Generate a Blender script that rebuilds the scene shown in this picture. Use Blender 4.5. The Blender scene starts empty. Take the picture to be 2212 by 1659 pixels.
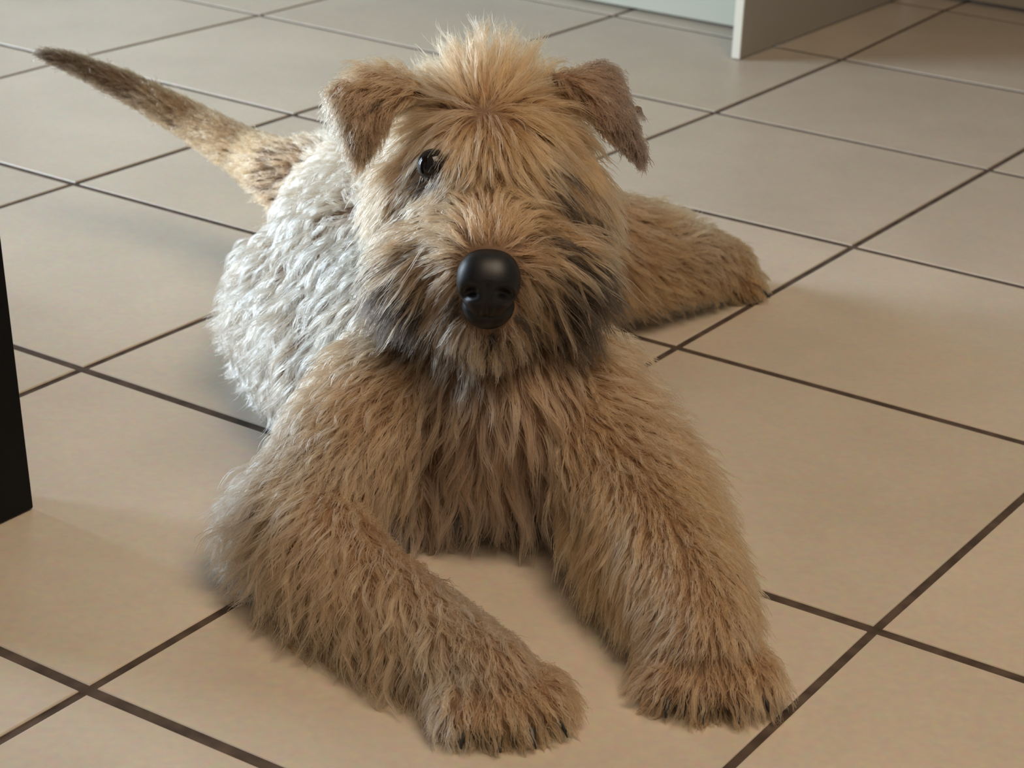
import bpy, bmesh, math, random
import numpy as np
from mathutils import Vector, Matrix
from mathutils.bvhtree import BVHTree
from mathutils.kdtree import KDTree

# ---------------------------------------------------------------- camera, light, exposure
SC = bpy.context.scene
COL = SC.collection
F = 4613.14
CAM = np.array([0.0, -1.5029, 0.6259])
RC = np.array([[.99901, .0171, .04107], [.04449, -.38409, -.92222], [0, .92314, -.38447]])

cd = bpy.data.cameras.new('camera')
cd.sensor_width = 36.0
cd.lens = F / 2212 * 36.0
cd.dof.use_dof = True
cd.dof.focus_distance = 1.27
cd.dof.aperture_fstop = 18
cam = bpy.data.objects.new('camera', cd)
COL.objects.link(cam)
m = Matrix.Identity(4)
for i in range(3):
    m[i][0] = RC[0][i]; m[i][1] = -RC[1][i]; m[i][2] = -RC[2][i]; m[i][3] = CAM[i]
cam.matrix_world = m
SC.camera = cam

w = bpy.data.worlds.new('world'); SC.world = w; w.use_nodes = True
w.node_tree.nodes['Background'].inputs[0].default_value = (1.0, .89, .77, 1)
w.node_tree.nodes['Background'].inputs[1].default_value = .27

def area(name, loc, aim, sx, sy, watts, color):
    l = bpy.data.lights.new(name, 'AREA'); l.shape = 'RECTANGLE'; l.size = sx; l.size_y = sy
    l.energy = watts; l.color = color
    o = bpy.data.objects.new(name, l); COL.objects.link(o)
    o.location = loc
    o.rotation_euler = (Vector(aim) - Vector(loc)).to_track_quat('-Z', 'Y').to_euler()
    return o
area('window_daylight', (-2.4, .68, .60), (0, -.05, .14), 1.1, 1.10, 175, (.70, .85, 1.0))
area('pendant_lamp', (.40, -.95, 1.75), (.05, -.30, .1), 1.0, 1.0, 34, (1.0, .78, .56))

SC.view_settings.view_transform = 'Standard'
SC.view_settings.look = 'None'
SC.view_settings.exposure = -.36
SC.view_settings.gamma = 1.0
SC.view_settings.use_curve_mapping = False
try:
    SC.cycles.use_denoising = True
    SC.cycles.max_bounces = 7; SC.cycles.diffuse_bounces = 3; SC.cycles.glossy_bounces = 4; SC.cycles.transmission_bounces = 7; SC.cycles.use_light_tree = False
except Exception: pass

FUR = 1
rng = np.random.default_rng(7)
random.seed(3)

def ray(u, v): return RC.T @ np.array([(u - 1106) / F, (v - 829.5) / F, 1.0])
def at_y(u, v, y):
    d = ray(u, v); return CAM + d * (y - CAM[1]) / d[1]
def at_z(u, v, z=0.0):
    d = ray(u, v); return CAM + d * (z - CAM[2]) / d[2]
GA = np.array([.2772, -.1791, 0]); GB = np.array([-.1791, -.2772, 0]); G0 = np.array([-.3447, 1.1804, 0])
def grid(a, b): return G0 + GA * a + GB * b

# ---------------------------------------------------------------- helpers
def tag(o, label=None, cat=None, group=None, kind=None):
    if label: o['label'] = label
    if cat: o['category'] = cat
    if group: o['group'] = group
    if kind: o['kind'] = kind
    return o
def link(name, data, parent=None, mat=None):
    o = bpy.data.objects.new(name, data); COL.objects.link(o)
    if mat: data.materials.append(mat)
    if parent: o.parent = parent; o.matrix_parent_inverse = Matrix.Translation(-Vector(parent.location))
    return o
def empty(name, loc=(0, 0, 0)):
    o = bpy.data.objects.new(name, None); COL.objects.link(o); o.location = loc; o.empty_display_size = .05
    return o
def bm_obj(name, bm, parent=None, mat=None, smooth=False):
    bmesh.ops.recalc_face_normals(bm, faces=bm.faces)
    me = bpy.data.meshes.new(name); bm.to_mesh(me); bm.free()
    if smooth:
        for p in me.polygons: p.use_smooth = True
    return link(name, me, parent, mat)
def prism(name, foot, z0, z1, parent=None, mat=None, bev=.001, top=None):
    """closed solid from a footprint polygon (list of xy), optional different top polygon"""
    bm = bmesh.new()
    lo = [bm.verts.new((p[0], p[1], z0)) for p in foot]
    hi = [bm.verts.new((p[0], p[1], z1)) for p in (top or foot)]
    n = len(foot)
    bm.faces.new(lo[::-1]); bm.faces.new(hi)
    for i in range(n): bm.faces.new((lo[i], lo[(i + 1) % n], hi[(i + 1) % n], hi[i]))
    if bev: bmesh.ops.bevel(bm, geom=bm.edges[:], offset=bev, segments=1, affect='EDGES')
    return bm_obj(name, bm, parent, mat)

def new_mat(name):
    mt = bpy.data.materials.new(name); mt.use_nodes = True
    nt = mt.node_tree; return mt, nt, nt.nodes['Principled BSDF']
def plain(name, col, rough=.5, spec=.5, noise=.0, nscale=40.0):
    mt, nt, b = new_mat(name)
    b.inputs['Roughness'].default_value = rough
    b.inputs['Specular IOR Level'].default_value = spec
    if noise:
        tc = nt.nodes.new('ShaderNodeTexCoord'); nz = nt.nodes.new('ShaderNodeTexNoise'); nz.inputs['Scale'].default_value = nscale
        cr = nt.nodes.new('ShaderNodeValToRGB')
        cr.color_ramp.elements[0].position = .3; cr.color_ramp.elements[1].position = .7
        cr.color_ramp.elements[0].color = [c * (1 - noise) for c in col] + [1]
        cr.color_ramp.elements[1].color = [min(1, c * (1 + noise)) for c in col] + [1]
        nt.links.new(tc.outputs['Object'], nz.inputs['Vector']); nt.links.new(nz.outputs['Fac'], cr.inputs[0]); nt.links.new(cr.outputs[0], b.inputs['Base Color'])
    else:
        b.inputs['Base Color'].default_value = (*col, 1)
    return mt

def tile_mat():
    mt, nt, b = new_mat('ceramic_tile')
    L = nt.links.new
    tc = nt.nodes.new('ShaderNodeTexCoord'); oi = nt.nodes.new('ShaderNodeObjectInfo')
    add = nt.nodes.new('ShaderNodeVectorMath'); add.operation = 'ADD'
    sc = nt.nodes.new('ShaderNodeVectorMath'); sc.operation = 'SCALE'; sc.inputs[3].default_value = 37.0
    cmb = nt.nodes.new('ShaderNodeCombineXYZ')
    for k in range(3): L(oi.outputs['Random'], cmb.inputs[k])
    L(cmb.outputs[0], sc.inputs[0]); L(tc.outputs['Object'], add.inputs[0]); L(sc.outputs[0], add.inputs[1])
    n1 = nt.nodes.new('ShaderNodeTexNoise'); n1.inputs['Scale'].default_value = 6; n1.inputs['Detail'].default_value = 5; n1.inputs['Roughness'].default_value = .6
    n2 = nt.nodes.new('ShaderNodeTexNoise'); n2.inputs['Scale'].default_value = 160; n2.inputs['Detail'].default_value = 3
    L(add.outputs[0], n1.inputs['Vector']); L(add.outputs[0], n2.inputs['Vector'])
    cr = nt.nodes.new('ShaderNodeValToRGB')
    cr.color_ramp.elements[0].position = .33; cr.color_ramp.elements[0].color = (.43, .372, .300, 1)
    cr.color_ramp.elements[1].position = .70; cr.color_ramp.elements[1].color = (.495, .430, .350, 1)
    L(n1.outputs['Fac'], cr.inputs[0])
    mx = nt.nodes.new('ShaderNodeMix'); mx.data_type = 'RGBA'; mx.blend_type = 'OVERLAY'; mx.inputs[0].default_value = .16
    L(cr.outputs[0], mx.inputs[6]); L(n2.outputs['Color'], mx.inputs[7])
    hv = nt.nodes.new('ShaderNodeHueSaturation')
    mr = nt.nodes.new('ShaderNodeMapRange'); mr.inputs['To Min'].default_value = .95; mr.inputs['To Max'].default_value = 1.04
    L(oi.outputs['Random'], mr.inputs[0]); L(mr.outputs[0], hv.inputs['Value']); L(mx.outputs[2], hv.inputs['Color'])
    L(hv.outputs[0], b.inputs['Base Color'])
    b.inputs['Roughness'].default_value = .42
    b.inputs['Specular IOR Level'].default_value = .38
    bp = nt.nodes.new('ShaderNodeBump'); bp.inputs['Strength'].default_value = .06; bp.inputs['Distance'].default_value = .001
    L(n2.outputs['Fac'], bp.inputs['Height']); L(bp.outputs[0], b.inputs['Normal'])
    return mt

M_TILE = tile_mat()
M_GROUT = plain('grout', (.070, .050, .038), .9, .2, .35, 60)
M_WHITE = plain('cabinet_lacquer', (.37, .36, .28), .45, .4)
M_EDGE = plain('cabinet_edge_strip', (.52, .49, .41), .4, .5)
M_SIDE = plain('cabinet_shaded_laminate', (.30, .28, .25), .5, .35)  # side panel's shade is put into this darker base colour
M_SHADE = plain('cabinet_gap', (.06, .05, .04), .8, .1)
M_BLACK = plain('black_lacquer', (.004, .004, .004), .55, .15)

# ---------------------------------------------------------------- floor with its tiles
bm = bmesh.new()
c = [grid(-7, -6), grid(9, -6), grid(9, 10), grid(-7, 10)]
vs = [bm.verts.new((p[0], p[1], -.0009)) for p in c] + [bm.verts.new((p[0], p[1], -.03)) for p in c]
bm.faces.new(vs[:4]); bm.faces.new(vs[4:][::-1])
for i in range(4): bm.faces.new((vs[i], vs[4 + i], vs[4 + (i + 1) % 4], vs[(i + 1) % 4]))
floor = bm_obj('floor', bm, None, M_GROUT)
tag(floor, 'beige ceramic tile floor with dark brown grout joints', kind='structure')
PIX = {(0, 0): (561, 33), (0, 1): (148, 130), (1, 1): (633, 247.5), (1, 2): (160, 397), (2, 3): (178, 797), (3, 4): (190, 1489), (3, 2): (1462, 750),
       (3, 1): (1842, 533), (3, 0): (2136, 367), (2, 0): (1545, 243), (2, -1): (1819, 128), (2, -2): (2041, 22), (1, -1): (1326, 34), (4, 3): (1890, 1360)}
RES = {k: at_z(*v) - grid(*k) for k, v in PIX.items()}      # the joints are not laid perfectly true
def node(a, b):
    if (a, b) in RES: return grid(a, b) + RES[(a, b)]
    W = 1e-3; s = np.zeros(3)
    for (i, j), r in RES.items():
        q = math.exp(-((a - i) ** 2 + (b - j) ** 2) / 1.2); s += r * q; W += q
    return grid(a, b) + s / W
for a in range(-4, 8):
    for b in range(-4, 8):
        p = [node(a, b), node(a + 1, b), node(a + 1, b + 1), node(a, b + 1)]
        ea = (p[1] - p[0]); ea /= np.linalg.norm(ea); eb = (p[3] - p[0]); eb /= np.linalg.norm(eb)
        ga, gb = .0030, .0042
        q = [p[0] + ea * ga + eb * gb, p[1] - ea * ga + eb * gb, p[2] - ea * ga - eb * gb, p[3] + ea * ga - eb * gb]
        cen = sum(q) / 4
        bm = bmesh.new(); bev = .0012; inset = []
        rings = []
        for z, k in ((-.006, 0), (-.0008, 0), (-.0002, .0004), (0, bev)):
            rg = []
            for x in q:
                dv = cen - x; sx = np.sign(dv @ ea); sy = np.sign(dv @ eb)
                y = x + ea * sx * k + eb * sy * k - cen
                rg.append(bm.verts.new((y[0], y[1], z)))
            rings.append(rg)
        for r0, r1 in zip(rings[:-1], rings[1:]):
            for i in range(4): bm.faces.new((r0[i], r0[(i + 1) % 4], r1[(i + 1) % 4], r1[i]))
        bm.faces.new(rings[-1])
        t = bm_obj('tile', bm, None, M_TILE)
        t.parent = floor
        t.location = (cen[0], cen[1], random.uniform(-.0002, .0002))

# ---------------------------------------------------------------- kitchen cabinets at the back
def box_ab(name, a0, a1, b0, b1, z0, z1, parent, mat, bev=.001):
    return prism(name, [grid(a0, b0), grid(a1, b0), grid(a1, b1), grid(a0, b1)], z0, z1, parent, mat, bev)
g = grid(.6, -1.6)
cab = empty('kitchen_cabinet', (g[0], g[1], 0))
tag(cab, 'pale kitchen cabinet with recessed plinth and end panel reaching the tiles', 'cabinet')
box_ab('plinth', -2.2, 1.705, -1.16, -1.105, .004, .13, cab, M_WHITE)
box_ab('side_panel', 1.708, 1.742, -2.13, -.682, .0015, 2.0, cab, M_SIDE)
box_ab('edge_strip', 1.707, 1.7425, -.682, -.676, .0015, 2.0, cab, M_EDGE, .0006)
box_ab('carcass', -2.2, 1.705, -2.13, -.76, .131, 2.0, cab, M_WHITE)
for k in range(3):
    d = box_ab('door', -2.19 + k * 1.3, -2.19 + (k + 1) * 1.3 - .012, -.755, -.70, .135, 1.99, cab, M_WHITE, .0015)
    h = box_ab('handle', -2.19 + (k + 1) * 1.3 - .11, -2.19 + (k + 1) * 1.3 - .07, -.695, -.66, .85, 1.15, None, M_EDGE)
    h.parent = d; h.matrix_parent_inverse = d.matrix_world.inverted()
g = grid(3.2, -2.6)
cab2 = empty('kitchen_cabinet', (g[0], g[1], 0))
tag(cab2, 'grey shaded kitchen cabinet base far back at the top right corner', 'cabinet')
box_ab('plinth', 1.745, 4.8, -2.30, -2.22, .006, .13, cab2, M_SIDE)
box_ab('carcass', 1.745, 4.8, -3.4, -2.05, .131, .87, cab2, M_WHITE)
box_ab('worktop', 1.745, 4.82, -3.4, -1.98, .871, .905, cab2, M_SIDE)
for k in range(2):
    d = box_ab('door', 1.76 + k * 1.52, 1.76 + (k + 1) * 1.52 - .012, -2.045, -1.99, .135, .86, cab2, M_WHITE, .0015)

# ---------------------------------------------------------------- black table at the left edge
ex = GA / np.linalg.norm(GA); ey = GB / np.linalg.norm(GB)
L0 = at_z(75, 1100)
tb = empty('table', (L0[0] - .3, L0[1] - .2, 0))
tag(tb, 'black table with a square-edged leg standing on the tiles at the left edge', 'table')
lean = np.array([-.045, 0, 0])
def flat_leg(o, w=.058, k=.17):  # depth out of view is widened to shade the dog's front leg
    foot = [o, o + ey * k, o + ey * k - ex * w, o - ex * w]
    return prism('leg', foot, .0005, .70, tb, M_BLACK, .0015, top=[p + lean for p in foot])
for da, db in ((0, 0), (.75, 0), (0, .64), (.75, .64)): flat_leg(L0 - ex * da + ey * db)
o = L0 + ex * .01 - ey * .01 + lean
prism('table_top', [o, o + ey * .83, o + ey * .83 - ex * .83, o - ex * .83], .70, .73, tb, M_BLACK, .002)

# ================================================================ the dog
dog = empty('dog', (-.02, -.1, 0))
tag(dog, 'shaggy wheaten dog lying on the tiles, head up, front paws stretched forward', 'dog')

SPH = []            # (x, y, z, r, region)
def ball(x, y, z, r, reg): SPH.append((x, y, z, r, reg))
def limb(pts, reg, step=.35):
    for (p, q) in zip(pts[:-1], pts[1:]):
        p = np.array(p, float); q = np.array(q, float)
        n = max(2, int(np.linalg.norm(q[:3] - p[:3]) / (min(p[3], q[3]) * step)) + 1)
        for k in range(n + 1):
            s = p + (q - p) * k / n; SPH.append((*s, reg))
limb([(-.110, .150, .078, .080), (-.100, .05, .082, .084), (-.078, -.07, .090, .090), (-.035, -.175, .096, .084), (-.006, -.236, .084, .064), (-.002, -.252, .066, .048)], 'torso')
ball(-.068, -.262, .036, .034, 'torso')
limb([(-.055, -.225, .062, .052), (.03, -.232, .062, .050)], 'torso')
limb([(-.140, -.035, .066, .066), (-.095, -.12, .07, .072)], 'torso')
limb([(-.03, -.16, .14, .066), (-.023, -.19, .20, .058)], 'torso')
# left hind leg folded against the flank, right hind leg stretched out sideways
limb([(-.135, .10, .062, .062), (-.160, .02, .050, .054), (-.165, -.04, .030, .030), (-.155, -.08, .020, .018)], 'leg_hl')
limb([(-.03, .13, .075, .070), (.07, .14, .056, .050), (.145, .188, .037, .033), (.178, .217, .026, .024)], 'leg_hr')
# front legs
limb([(-.064, -.222, .095, .046), (-.130, -.334, .042, .034), (-.082, -.397, .031, .028), (-.034, -.447, .029, .024), (-.004, -.480, .025, .023)], 'leg_fl')
limb([(.030, -.215, .088, .046), (.078, -.295, .052, .044), (.108, -.400, .034, .034), (.115, -.438, .028, .027)], 'leg_fr')
def toes(c, d, reg, r=.0125, spread=.0165, n=4):
    d = np.array(d, float); d /= np.linalg.norm(d); s = np.array([-d[1], d[0], 0]); out = []
    for k in range(n):
        x = (k - (n - 1) / 2)
        p = np.array(c) + s * x * spread + d * (.012 - .0035 * x * x)
        limb([(*(p - d * .018), r * 1.05), (*p, r)], reg); out.append((p, d + s * x * .18))
    return out
T_FL = toes((.004, -.492, .0145), (.28, -1, 0), 'leg_fl')
T_FR = toes((.120, -.455, .0145), (.12, -1, 0), 'leg_fr')
T_HR = toes((.186, .226, .0135), (1, .35, 0), 'leg_hr', .0115, .015)
# head: skull, brow, cheeks, muzzle, jaw
SK = np.array([-.022, -.200, .236])
limb([(*SK, .054), (-.021, -.235, .226, .045)], 'head')
limb([(-.020, -.245, .214, .040), (-.017, -.292, .203, .030)], 'head')
limb([(-.019, -.245, .190, .030), (-.017, -.285, .178, .022)], 'head')
ball(-.052, -.215, .215, .038, 'head'); ball(.010, -.215, .217, .038, 'head')
ball(-.047, -.258, .186, .032, 'head'); ball(.012, -.258, .187, .032, 'head')
limb([(-.019, -.240, .178, .032), (-.017, -.296, .169, .024)], 'head')
# ears: leaf-shaped flaps folding over at the top and hanging down
def ear(root_a, root_b, fold_a, fold_b, tip, reg):
    A, B, C, D, Tp = [at_y(*p) for p in (root_a, root_b, fold_a, fold_b, tip)]
    n = 11
    for i in range(n):
        for j in range(n):
            s, t = i / (n - 1), j / (n - 1)
            if t < .35:
                k = t / .35; P = (A * (1 - s) + B * s) * (1 - k) + (C * (1 - s) + D * s) * k
                P = P + np.array([0, 0, .006]) * math.sin(k * math.pi)
            else:
                k = (t - .35) / .65; e = C * (1 - s) + D * s; P = e * (1 - k) + Tp * k
                P = P + np.array([0, -.008, 0]) * math.sin(k * math.pi) * math.sin(s * math.pi)
            SPH.append((*P, .0048 if t > .2 else .006, reg))
ear((905, 215, -.200), (865, 165, -.175), (850, 232, -.216), (712, 195, -.222), (772, 347, -.230), 'ear_l')
ear((1205, 170, -.195), (1235, 190, -.18), (1290, 255, -.205), (1325, 150, -.165), (1388, 345, -.19), 'ear_r')
SPH_E = len(SPH)
ball(*at_y(1375, 235, -.165), .0055, 'ear_r')
# tail carried up to the left
tl = [(*at_y(610, 375, .165), .026), (*at_y(540, 335, .20), .019), (*at_y(420, 265, .235), .0145), (*at_y(280, 190, .255), .0115), (*at_y(150, 132, .26), .008), (*at_y(100, 118, .26), .005)]
limb([(-.14, .15, .095, .05), tl[0]], 'torso'); limb(tl, 'tail')

bm = bmesh.new()
ico = {}
for (x, y, z, r, reg) in SPH:
    sub = 3 if r > .03 else (2 if r > .01 else 1)
    bmesh.ops.create_icosphere(bm, subdivisions=sub, radius=r, matrix=Matrix.Translation((x, y, z)))
me = bpy.data.meshes.new('tmp'); bm.to_mesh(me); bm.free()
tmp = bpy.data.objects.new('tmp', me); COL.objects.link(tmp)
md = tmp.modifiers.new('r', 'REMESH'); md.mode = 'VOXEL'; md.voxel_size = .0034
ms = tmp.modifiers.new('s', 'SMOOTH'); ms.factor = .5; ms.iterations = 6
dg = bpy.context.evaluated_depsgraph_get(); dg.update()
body_me = bpy.data.meshes.new_from_object(tmp.evaluated_get(dg))
bpy.data.objects.remove(tmp); bpy.data.meshes.remove(me)
nv = len(body_me.vertices)
co = np.empty(nv * 3); body_me.vertices.foreach_get('co', co); co = co.reshape(-1, 3)
co[:, 2] = np.maximum(co[:, 2], .0008)
body_me.vertices.foreach_set('co', co.ravel()); body_me.update()
for p in body_me.polygons: p.use_smooth = True
body_me.name = 'body'
M_SKIN = plain('skin', (.15, .095, .06), .8, .1, .2, 90)
body_me.materials.clear()
body = link('body', body_me, dog, M_SKIN)

body_me.calc_loop_triangles()
nt_ = len(body_me.loop_triangles)
tri = np.empty(nt_ * 3, int); body_me.loop_triangles.foreach_get('vertices', tri); tri = tri.reshape(-1, 3)
vn = np.empty(nv * 3); body_me.vertex_normals.foreach_get('vector', vn); vn = vn.reshape(-1, 3)
bvh = BVHTree.FromPolygons([tuple(p) for p in co], [tuple(int(i) for i in t) for t in tri])
print('body', nv, nt_)

# ---- eyes, nose, mouth, claws
M_EYE = plain('eye_gloss', (.006, .004, .003), .10, .4)
M_NOSE = plain('nose_leather', (.005, .005, .006), .42, .35, .3, 900)
M_CLAW = plain('claw_horn', (.015, .014, .015), .35, .5)
EYES = [np.array(at_y(936, 357, -.2590)), np.array(at_y(1160, 380, -.247))]
def sphere_obj(name, c, r, mat, seg=28, fn=None):
    bm = bmesh.new(); bmesh.ops.create_uvsphere(bm, u_segments=seg, v_segments=seg // 2, radius=1.0)
    for v in bm.verts:
        q = np.array(v.co); q = fn(q) if fn else q * r
        v.co = Vector(q + c)
    return bm_obj(name, bm, dog, mat, True)
for e in EYES: sphere_obj('eye', e, .0102, M_EYE)
NC = np.array(at_y(1055, 612, -.320))
def nose_fn(q):
    x, y, z = q                       # y toward the back, z up
    wd = .0190 * (1 + .10 * np.clip(z, -1, 1)) * (1 - .25 * max(0, -z - .3))
    X = x * wd; Y = y * .017; Z = z * .0205
    X = np.sign(X) * abs(X / .019) ** .85 * .019
    if y < 0:
        for sx in (-1, 1):
            d2 = ((X - sx * .0092) / .0042) ** 2 + ((Z + .0045) / .0032) ** 2
            Y += .008 * math.exp(-d2)
            d3 = ((X - sx * .0135) / .003) ** 2 + ((Z + .0075) / .003) ** 2
            Y += .004 * math.exp(-d3)
        Y += .0028 * math.exp(-(X / .0016) ** 2) * (1 if Z < .002 else 0)
    return np.array([X, Y, Z])
bmq = bmesh.new(); bmesh.ops.create_uvsphere(bmq, u_segments=72, v_segments=48, radius=1.0)
rx = Matrix.Rotation(math.radians(-14), 3, 'X')
for v in bmq.verts: v.co = rx @ Vector(nose_fn(np.array(v.co))) + Vector(NC)
bm_obj('nose', bmq, dog, M_NOSE, True)
# dark lips under the nose
def lip_fn(q): return np.array([q[0] * .0160 * (1 + .12 * q[2]), q[1] * .016, q[2] * .0125])
LC = NC + np.array([0, .0085, -.0185])
sphere_obj('lips', LC, 1, M_NOSE, 32, lip_fn)
def claw(p, d):
    d = np.array(d, float); d /= np.linalg.norm(d)
    bm = bmesh.new(); rings = []
    s = np.array([-d[1], d[0], 0])
    for k in range(5):
        t = k / 4; c = p + d * (.006 + .013 * t) + np.array([0, 0, -.003 - .007 * t * t]); r = .0038 * (1 - .85 * t)
        rings.append([bm.verts.new(Vector(c + (s * math.cos(a) + np.array([0, 0, 1]) * math.sin(a)) * r)) for a in [i * math.pi / 4 for i in range(8)]])
    for r0, r1 in zip(rings[:-1], rings[1:]):
        for i in range(8): bm.faces.new((r0[i], r0[(i + 1) % 8], r1[(i + 1) % 8], r1[i]))
    bm.faces.new(rings[0][::-1]); bm.faces.new(rings[-1])
    return bm_obj('claw', bm, dog, M_CLAW, True)
for (p, d) in T_FL + T_FR + T_HR: claw(p, d)

# ---- fur -----------------------------------------------------------------
PAL = dict(w=(.44, .236, .122), c=(.74, .53, .35), b=(.13, .064, .029), g=(.125, .092, .075), k=(.016, .012, .009), o=(.45, .228, .096), p=(.43, .26, .178), t=(.11, .075, .045), u=(.035, .028, .022), v=(.27, .165, .08))
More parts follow.
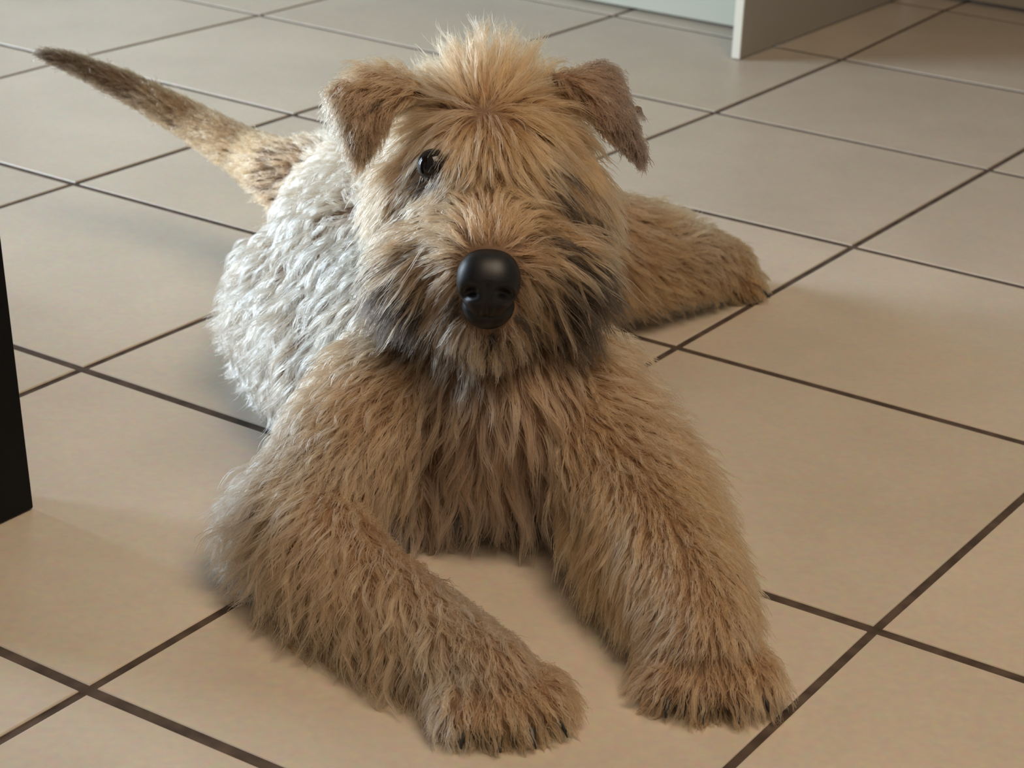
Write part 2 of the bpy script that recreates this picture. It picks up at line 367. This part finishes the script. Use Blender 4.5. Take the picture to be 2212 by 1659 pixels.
# pixel, combing direction in the photo, length mm, lift, curl, colour, share of dark locks, weight radius
GUIDES = [
 # crown tuft and forehead
 (1000, 165, -.25, -1, 56, .75, .25, 'w', .0), (1060, 165, .05, -1, 58, .8, .25, 'w', 0), (1130, 170, .5, -1, 52, .7, .25, 'w', 0), (940, 190, -.6, -.5, 28, .5, .3, 'w', 0), (1180, 185, .8, -.35, 28, .5, .3, 'w', 0),
 (1050, 215, 0, -1, 34, .55, .25, 'o', 0), (960, 240, -1, .15, 32, .3, .2, 'w', .03), (905, 265, -.9, .6, 34, .28, .2, 'w', .1), (1140, 240, 1, .25, 34, .3, .2, 'o', 0), (1200, 270, .9, .7, 38, .28, .2, 'o', 0),
 (1050, 285, .0, 1, 36, .35, .15, 'o', 0), (1000, 290, -.3, 1, 38, .35, .15, 'w', .05), (1110, 290, .35, 1, 44, .35, .12, 'o', .02), (1170, 320, .55, 1, 46, .3, .12, 'w', 0), (1230, 340, .5, 1, 40, .25, .12, 'o', .05),
 (990, 345, .05, 1, 30, .3, .1, 'w', .2), (1060, 350, .1, 1, 30, .3, .1, 'w', .05), (1130, 375, .5, 1, 34, .3, .1, 'w', .12),
 (865, 320, -.7, 1, 34, .25, .2, 'w', .1), (830, 400, -.45, 1, 36, .25, .2, 'w', .08), (1270, 400, .35, 1, 38, .22, .15, 'w', .02), (1280, 480, .2, 1, 38, .25, .15, 'w', .02),
 (890, 390, -.6, 1, 22, .15, .1, 'w', .05), (930, 405, -.8, .6, 14, .12, .1, 'w', .1), (1165, 425, .8, .65, 40, .25, .1, 'w', .75), (1220, 450, .75, .75, 40, .3, .1, 'w', .75),
 # muzzle
 (1050, 430, 0, -.5, 14, .3, .1, 'o', .03), (1000, 440, -.9, -.1, 18, .28, .15, 'w', .05), (1110, 440, .9, -.1, 18, .28, .15, 'o', .03), (1060, 490, .0, -1, 15, .45, .15, 'w', .12), (1020, 510, -.6, -.7, 14, .4, .1, 'w', .05), (1100, 510, .6, -.7, 14, .4, .1, 'w', .05),
 (940, 490, -1, .25, 40, .35, .2, 'w', .06), (900, 540, -1, .5, 52, .38, .2, 'w', .3), (960, 570, -.8, .6, 30, .22, .15, 'w', .03), (1170, 490, 1, .25, 40, .35, .2, 'o', .05), (1215, 550, 1, .5, 54, .38, .2, 'w', .3), (1150, 570, .8, .6, 30, .22, .15, 'w', .03),
 (870, 610, -.6, 1, 54, .35, .15, 'w', .85), (930, 640, -.5, 1, 46, .3, .15, 'w', .1), (1240, 620, .5, 1, 56, .35, .15, 'w', .8), (1180, 640, .5, 1, 46, .3, .15, 'w', .08), (960, 700, -.3, 1, 36, .25, .15, 'w', .35), (1140, 700, .3, 1, 38, .25, .15, 'w', .35), (1050, 755, 0, 1, 24, .3, .2, 'c', 0), (1010, 730, -.1, 1, 28, .25, .15, 'w', .4), (1100, 730, .1, 1, 30, .25, .15, 'w', .4), (850, 540, -.5, 1, 40, .25, .2, 'w', .3), (885, 645, -.6, 1, 50, .3, .15, 'w', .95), (910, 690, -.5, 1, 40, .25, .15, 'w', .8), (1215, 635, .6, 1, 56, .35, .15, 'w', 1.0), (1190, 690, .5, 1, 42, .25, .15, 'w', .7), (965, 712, -.3, 1, 34, .25, .15, 'w', .9), (1125, 715, .3, 1, 34, .25, .15, 'w', .9), (1270, 550, .3, 1, 40, .22, .15, 'w', .15),
 # neck and flank: cream coat, lightened further in place of window light
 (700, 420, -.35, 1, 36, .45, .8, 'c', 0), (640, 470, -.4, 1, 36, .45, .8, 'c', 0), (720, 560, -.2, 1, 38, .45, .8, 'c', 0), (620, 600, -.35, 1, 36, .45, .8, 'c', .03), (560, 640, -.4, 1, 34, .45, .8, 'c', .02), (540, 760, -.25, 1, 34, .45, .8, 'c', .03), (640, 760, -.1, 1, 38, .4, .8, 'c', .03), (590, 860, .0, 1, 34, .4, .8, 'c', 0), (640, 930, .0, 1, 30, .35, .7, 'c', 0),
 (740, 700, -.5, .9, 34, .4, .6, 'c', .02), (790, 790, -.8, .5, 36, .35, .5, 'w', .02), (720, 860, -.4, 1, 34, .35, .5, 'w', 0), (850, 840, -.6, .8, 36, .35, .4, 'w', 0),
 # chest
 (930, 880, -.5, 1, 42, .3, .3, 'w', 0), (1050, 880, .0, 1, 36, .3, .3, 'p', 0), (1160, 870, .5, 1, 40, .3, .3, 'w', 0), (900, 980, -.35, 1, 46, .28, .3, 'w', 0), (1000, 1000, -.1, 1, 53, .25, .3, 'p', 0), (1090, 1010, .1, 1, 53, .25, .25, 'p', 0), (1170, 1000, .15, 1, 55, .25, .3, 'p', 0), (980, 1070, 0, 1, 53, .25, .3, 'p', 0), (1100, 1070, .1, 1, 53, .25, .3, 'p', 0),
 # right shoulder and front leg
 (1270, 800, 1, .5, 36, .3, .35, 'w', 0), (1330, 860, 1, .45, 36, .28, .4, 'w', 0), (1400, 930, 1, .6, 34, .28, .4, 'w', 0), (1250, 930, .5, 1, 38, .28, .4, 'w', 0), (1230, 1030, .05, 1, 40, .28, .4, 'w', 0), (1330, 1000, .75, .8, 34, .25, .35, 'w', 0), (1470, 1050, .9, .6, 32, .25, .25, 'o', 0), (1300, 1100, -.35, 1, 42, .25, .3, 'o', 0), (1420, 1130, .2, 1, 26, .2, .2, 'w', 0), (1550, 1150, .8, .8, 30, .28, .2, 'o', 0), (1330, 1180, -.6, 1, 42, .25, .25, 'o', 0), (1440, 1230, .0, 1, 24, .2, .25, 'w', 0), (1590, 1260, .6, 1, 26, .25, .2, 'o', 0), (1430, 1330, -.7, 1, 34, .3, .3, 'w', 0), (1540, 1330, .1, 1, 22, .25, .3, 'w', 0), (1620, 1380, .5, 1, 22, .28, .2, 'w', 0), (1470, 1420, -.5, 1, 22, .35, .3, 'w', 0), (1540, 1430, .05, 1, 20, .32, .3, 'o', 0), (1610, 1450, .35, 1, 20, .32, .2, 'w', 0), (1430, 1400, -.8, .7, 24, .35, .3, 'w', 0),
 # left front leg: long wavy feathering below, short hair on top
 (680, 960, -.5, .8, 34, .35, .5, 'c', 0), (620, 1010, -.8, .7, 34, .3, .4, 'c', 0), (560, 1060, -.9, .6, 34, .3, .35, 'c', 0), (520, 1120, -.8, .7, 36, .3, .35, 'c', 0), (620, 1120, -.6, 1, 40, .28, .5, 'w', 0), (700, 1050, -.5, 1, 36, .28, .4, 'w', 0), (800, 1000, -.4, 1, 38, .28, .3, 'w', 0), (560, 1190, -.5, 1, 54, .28, .6, 'w', 0), (660, 1190, -.25, 1, 58, .25, .7, 'w', 0), (740, 1190, -.1, 1, 60, .25, .7, 'w', 0), (800, 1260, .0, 1, 62, .25, .7, 'w', 0), (860, 1330, .05, 1, 60, .25, .7, 'w', 0), (900, 1390, .0, 1, 54, .28, .7, 'w', 0), (850, 1210, .6, .8, 16, .2, .4, 'w', 0), (950, 1290, .45, .9, 18, .2, .6, 'c', 0), (1010, 1330, .8, .7, 16, .25, .4, 'w', 0), (1000, 1400, .2, 1, 22, .35, .9, 'c', 0), (1080, 1410, .5, .9, 18, .25, .4, 'w', 0), (1140, 1460, .6, .9, 18, .3, .2, 'w', 0), (1070, 1490, .1, 1, 20, .32, .5, 'w', 0), (1010, 1480, -.15, 1, 22, .32, .6, 'w', 0), (1120, 1540, .35, 1, 16, .3, .2, 'o', 0), (1050, 1550, 0, 1, 16, .3, .3, 'o', 0),
 # hind leg; the pale upper tuft is rim light put into the colour
 (1370, 500, .9, .2, 30, .3, .2, 'w', 0), (1440, 480, .8, -.4, 26, .5, .3, 'w', 0), (1400, 570, 1, .3, 30, .3, .25, 'o', 0), (1470, 570, 1, .45, 26, .3, .3, 'o', 0), (1380, 640, .7, .8, 30, .3, .25, 'o', 0), (1500, 520, .5, -.8, 26, .5, .3, 'c', 0), (1540, 560, .7, .7, 18, .3, .25, 'w', 0), (1580, 590, .5, .9, 16, .28, .2, 'o', 0), (1520, 610, .5, 1, 20, .28, .3, 'o', 0),
 # ears; the left outer rim is coloured pale to imitate window light
 (880, 180, -.7, .1, 22, .45, .3, 'w', .05), (800, 170, -.8, .2, 20, .5, .35, 'w', .05), (745, 210, -.5, .8, 11, .3, .2, 'b', 0), (800, 250, -.1, 1, 10, .2, .1, 'b', .1), (775, 320, 0, 1, 10, .2, .1, 'b', .15), (730, 230, -.6, 1, 12, .4, .4, 'c', 0),
 (1250, 180, .8, .1, 18, .4, .3, 'b', .1), (1300, 160, .8, .4, 11, .35, .2, 'g', .1), (1310, 230, .5, 1, 10, .2, .15, 'b', .15), (1360, 260, .35, 1, 8, .15, .1, 'g', .1), (1385, 320, .1, 1, 8, .15, .1, 'g', .1),
 # tail
 (560, 350, -.9, -.5, 14, .25, .03, 'w', 0), (480, 300, -.9, -.5, 12, .25, .03, 'v', 0), (400, 255, -.9, -.5, 11, .25, .03, 'v', 0), (320, 210, -.9, -.5, 11, .25, .03, 't', 0), (230, 165, -1, -.4, 11, .22, .03, 't', 0), (140, 128, -1, -.25, 12, .18, .03, 'u', 0), (560, 390, -.6, .3, 20, .4, .2, 'w', 0), (440, 300, -.7, .1, 13, .35, .15, 'w', 0),
]
sph = np.array([s[:4] for s in SPH]); sreg = np.array([s[4] for s in SPH])
REG = ['torso', 'head', 'ear_l', 'ear_r', 'tail', 'leg_fl', 'leg_fr', 'leg_hl', 'leg_hr']
ridx = np.array([REG.index(r) for r in sreg])
def region(P):
    out = np.empty(len(P), int)
    for i in range(0, len(P), 4000):
        d = np.linalg.norm(P[i:i + 4000, None] - sph[None, :, :3], axis=2) - sph[None, :, 3]
        out[i:i + 4000] = ridx[d.argmin(1)]
    return out
def unit(v): return v / np.maximum(np.linalg.norm(v, axis=-1, keepdims=True), 1e-9)
gP, gD, gV = [], [], []
for gd in GUIDES:
    u, v, du, dv = gd[:4]
    d = unit(ray(u, v)); hit, nrm, idx, dist = bvh.ray_cast(Vector(CAM), Vector(d))
    if hit is None:
        hit, nrm, idx, dist = bvh.find_nearest(Vector(CAM + d * 1.35))
    P = np.array(hit); n = np.array(nrm)
    n2 = unit(n - .45 * d)
    d2 = ray(u + du * 12, v + dv * 12); P2 = CAM + d2 * ((P - CAM) @ n2) / (d2 @ n2)
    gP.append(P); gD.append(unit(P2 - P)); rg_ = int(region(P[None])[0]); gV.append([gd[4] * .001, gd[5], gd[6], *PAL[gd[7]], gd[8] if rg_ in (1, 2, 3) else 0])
# a few guides for the sides the photograph does not show
for (x, y, z, d, L, lf, cu, c_) in [(-.10, .05, .17, (-.3, .6, -.4), .028, .4, .9, 'c'), (-.11, .15, .16, (-.2, .7, -.5), .028, .4, .9, 'c'), (-.08, -.08, .18, (0, .8, -.3), .028, .4, .9, 'c'), (.0, .05, .08, (.5, .4, -.8), .028, .35, .6, 'w'), (.02, -.08, .09, (.5, .4, -.8), .03, .35, .6, 'w'), (.05, -.17, .08, (.6, .3, -.8), .03, .35, .5, 'w'), (-.02, -.13, .25, (0, .8, -.6), .03, .35, .5, 'w'), (-.11, .24, .08, (0, .3, -1), .028, .35, .6, 'w'), (-.19, .07, .06, (-.2, -.2, -1), .026, .4, .8, 'c'), (-.02, -.15, .27, (0, .7, .1), .03, .4, .4, 'w')]:
    gP.append(np.array([x, y, z])); gD.append(unit(np.array(d, float))); gV.append([L, lf, cu, *PAL[c_], 0])
gP = np.array(gP); gD = np.array(gD); gV = np.array(gV); gR = region(gP)
NEAR_G = np.sort(np.linalg.norm(gP[:, None] - gP[None], axis=2), axis=1)[:, 3]
SIG = np.clip(NEAR_G * .75, .008, .035)
def field(P, reg):
    W = np.linalg.norm(P[:, None] - gP[None], axis=2) / SIG[None]
    W = 1 / (1 + W ** 4)
    W *= np.where(reg[:, None] == gR[None], 1, .06)
    W /= W.sum(1, keepdims=True)
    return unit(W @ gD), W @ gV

ta = co[tri]; areas = np.linalg.norm(np.cross(ta[:, 1] - ta[:, 0], ta[:, 2] - ta[:, 0]), axis=1) / 2
tcen = ta.mean(1); treg = region(tcen)
tn = unit(np.cross(ta[:, 1] - ta[:, 0], ta[:, 2] - ta[:, 0]))
DENS = np.array([1.0, 2.6, 3.2, 3.2, 3.4, 1.5, 1.5, .9, 1.3])[treg]
DENS = np.where((tn[:, 2] < -.6) & (tcen[:, 2] < .03), .15, DENS)
DENS = np.where((tcen[:, 1] > .0) & (tn[:, 1] > .5), DENS * .5, DENS)
def sample(n, dens=None):
    pr = areas * (DENS if dens is None else dens); pr = pr / pr.sum()
    t = rng.choice(nt_, n, p=pr); r1 = np.sqrt(rng.random(n)); r2 = rng.random(n)
    b = np.stack([1 - r1, r1 * (1 - r2), r1 * r2], 1)
    P = (ta[t] * b[..., None]).sum(1); N = unit((vn[tri[t]] * b[..., None]).sum(1))
    keep = np.ones(n, bool)
    for e, rr in ((EYES[0], .0108), (EYES[1], .007)): keep &= np.linalg.norm(P - e, axis=1) > rr
    keep &= np.linalg.norm((P - NC) / np.array([.0195, .026, .022]), axis=1) > 1
    keep &= np.linalg.norm((P - LC) / np.array([.016, .018, .012]), axis=1) > 1
    keep &= P[:, 2] > .0015
    return P[keep], N[keep], treg[t][keep]

NP_ = 9
def locks(n):
    P, N, R_ = sample(n, DENS * np.where(treg == 0, .5, 1)); K = len(P)
    D, V = field(P, R_)
    L = V[:, 0] * rng.uniform(.78, 1.15, K); lift = np.clip(V[:, 1] + rng.normal(0, .06, K), .05, .95); curl = V[:, 2]
    T = unit(D - N * (D * N).sum(1, keepdims=True) * .7)
    T = unit(T + rng.normal(0, 1, (K, 3)) * np.where(R_ == 1, .27, .18)[:, None])
    d = unit(N * lift[:, None] + T * (1 - lift)[:, None])
    pts = np.empty((K, NP_, 3)); pts[:, 0] = P; cur = P.copy()
    h = L / (NP_ - 1)
    for k in range(1, NP_):
        s = k / (NP_ - 1)
        cur = cur + d * h[:, None]
        F_, _ = field(cur, R_)
        g = np.array([0, 0, -1.0]) * .28 * s
        upright = np.clip((lift - .45) * 2, 0, 1)[:, None]
        tgt = unit(F_ + T * .6 + g * (1 - upright))
        d = unit(d * .72 + tgt * .28 * (1 - .5 * upright))
        for i in (range(K) if k % 2 == 0 else ()):
            q = cur[i]; hit, nr, ix, ds = bvh.find_nearest(q, .03)
            if hit is None: continue
            nr = np.array(nr); out = (q - np.array(hit)) @ nr
            need = min(.2 * L[i] * s + .0008, .006)
            if out < need: cur[i] = q + nr * (need - out) * .9
        cur[:, 2] = np.maximum(cur[:, 2], .0012)
        pts[:, k] = cur
    # waves
    ax = unit(pts[:, -1] - pts[:, 0]); s1 = unit(np.cross(ax, N + 1e-4)); s2 = np.cross(ax, s1)
    ph = rng.uniform(0, 6.28, K); fq = np.where(R_ == 0, rng.uniform(.55, 1.0, K), rng.uniform(.9, 1.5, K))
    for k in range(NP_):
        s = k / (NP_ - 1); am = np.where(R_ == 0, 1.7, 1.0) * curl * .0052 * (s ** .8) * (L / .03)
        a = 6.28 * fq * s + ph
        pts[:, k] += (s1 * (np.cos(a) * am)[:, None] + s2 * (np.sin(a) * am * .7)[:, None])
    pts[:, 1:, 2] = np.maximum(pts[:, 1:, 2], .001)
    col = V[:, 3:6] * rng.uniform(.62, 1.30, K)[:, None]
    mixc = rng.random(K)
    col = np.where((mixc < .10)[:, None], col * .6 + np.array(PAL['c']) * .4, col)
    col = np.where((mixc > .90)[:, None], col * .6 + np.array(PAL['b']) * .4, col)
    de = np.minimum(np.linalg.norm(P - EYES[0], axis=1), np.linalg.norm(P - EYES[1], axis=1))
    q1 = (np.sin(P[:, 0] * 610 + 1.3 * np.sin(P[:, 2] * 420)) + np.sin(P[:, 2] * 380 + P[:, 0] * 240 + 2.0) + np.sin(P[:, 1] * 500 + 1.0)) / 6 + .5
    dark = (np.clip(q1 * .75 + rng.random(K) * .25, 0, 1) < V[:, 6] * 1.3) & (V[:, 6] > .05) | ((de < .0140) & (rng.random(K) < .65))
    col = np.where(dark[:, None], np.array(PAL['k']) * rng.uniform(.6, 2.2, K)[:, None], col)
    return P, pts, col, R_, dark

def build_fur(nlock, nstr):
    LP, pts, lcol, lreg, dark = locks(nlock)
    kd = KDTree(len(LP))
    for i, p in enumerate(LP): kd.insert(p + (lreg[i] * 10.0, 0, 0), i)
    kd.balance()
    P, N, R_ = sample(nstr); S = len(P)
    own = np.array([kd.find(p + (r * 10.0, 0, 0))[1] for p, r in zip(P, R_)])
    off = P - LP[own]
    ln = rng.uniform(.72, 1.04, S)
    tt = np.linspace(0, 1, NP_)[None] * ln[:, None] * (NP_ - 1)
    i0 = np.minimum(tt.astype(int), NP_ - 2); fr = (tt - i0)[..., None]
    base = pts[own]; ar = np.arange(S)[:, None]
    cur = base[ar, i0] * (1 - fr) + base[ar, i0 + 1] * fr
    s = np.linspace(0, 1, NP_)[None, :, None]
    cl = (rng.uniform(.55, .92, S) * np.where((R_ >= 2) & (R_ <= 4), .45, 1))[:, None, None]
    cur = cur + off[:, None] * (1 - cl * s ** .8)
    fz = np.cumsum(rng.normal(0, 1, (S, NP_, 3)), 1); fz -= fz[:, :1]
    loose = np.where(rng.random(S) < .06, 3.0, 1.0)[:, None, None]
    cur = cur + fz * .00030 * loose
    cur[:, 1:, 2] = np.maximum(cur[:, 1:, 2], .0006)
    c0 = lcol[own] * rng.uniform(.70, 1.28, S)[:, None]
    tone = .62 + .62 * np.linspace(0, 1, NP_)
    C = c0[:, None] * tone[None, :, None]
    rad = np.array([1, 1, .98, .95, .9, .82, .7, .5, .2])[None] * .00023 * rng.uniform(.6, 1.3, S)[:, None]
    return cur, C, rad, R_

def fur_mat():
    mt = bpy.data.materials.new('fur'); mt.use_nodes = True; nt = mt.node_tree
    for n in list(nt.nodes): nt.nodes.remove(n)
    out = nt.nodes.new('ShaderNodeOutputMaterial'); at = nt.nodes.new('ShaderNodeAttribute'); at.attribute_name = 'fur_color'
    h = nt.nodes.new('ShaderNodeBsdfHairPrincipled'); h.parametrization = 'COLOR'
    h.inputs['IOR'].default_value = 1.42; h.inputs['Roughness'].default_value = .38; h.inputs['Radial Roughness'].default_value = .5
    nt.links.new(at.outputs['Color'], h.inputs['Color']); nt.links.new(h.outputs[0], out.inputs[0])
    return mt
if FUR:
    M_FUR = fur_mat()
    cur, C, rad, R_ = build_fur(21000, 155000)
    NAMES = dict(torso=('torso_fur', 'wavy cream and wheaten coat of the trunk'), head=('head_fur', 'shaggy wheaten head hair with black streaks on the muzzle'), ear_l=('ear_fur', 'short brown ear hair, rim coloured pale as window light'), ear_r=('ear_fur', 'short grey brown ear hair'),
                 tail=('tail_fur', 'tail hair darkening to a blackish tip'), leg_fl=('leg_fur', None), leg_fr=('leg_fur', None), leg_hl=('leg_fur', None), leg_hr=('leg_fur', None))
    for i, r in enumerate(REG):
        mk = R_ == i; n = int(mk.sum())
        if not n: continue
        hc = bpy.data.hair_curves.new(NAMES[r][0]); hc.add_curves([NP_] * n)
        hc.attributes['position'].data.foreach_set('vector', cur[mk].astype(np.float32).ravel())
        a = hc.attributes.get('radius') or hc.attributes.new('radius', 'FLOAT', 'POINT')
        a.data.foreach_set('value', rad[mk].astype(np.float32).ravel())
        a = hc.attributes.new('fur_color', 'FLOAT_COLOR', 'POINT')
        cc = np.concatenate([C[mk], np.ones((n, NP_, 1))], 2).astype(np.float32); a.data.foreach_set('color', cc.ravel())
        o = link(NAMES[r][0], hc, dog, M_FUR); o['kind'] = 'stuff'
        if NAMES[r][1]: o['label'] = NAMES[r][1]
        print(r, n)
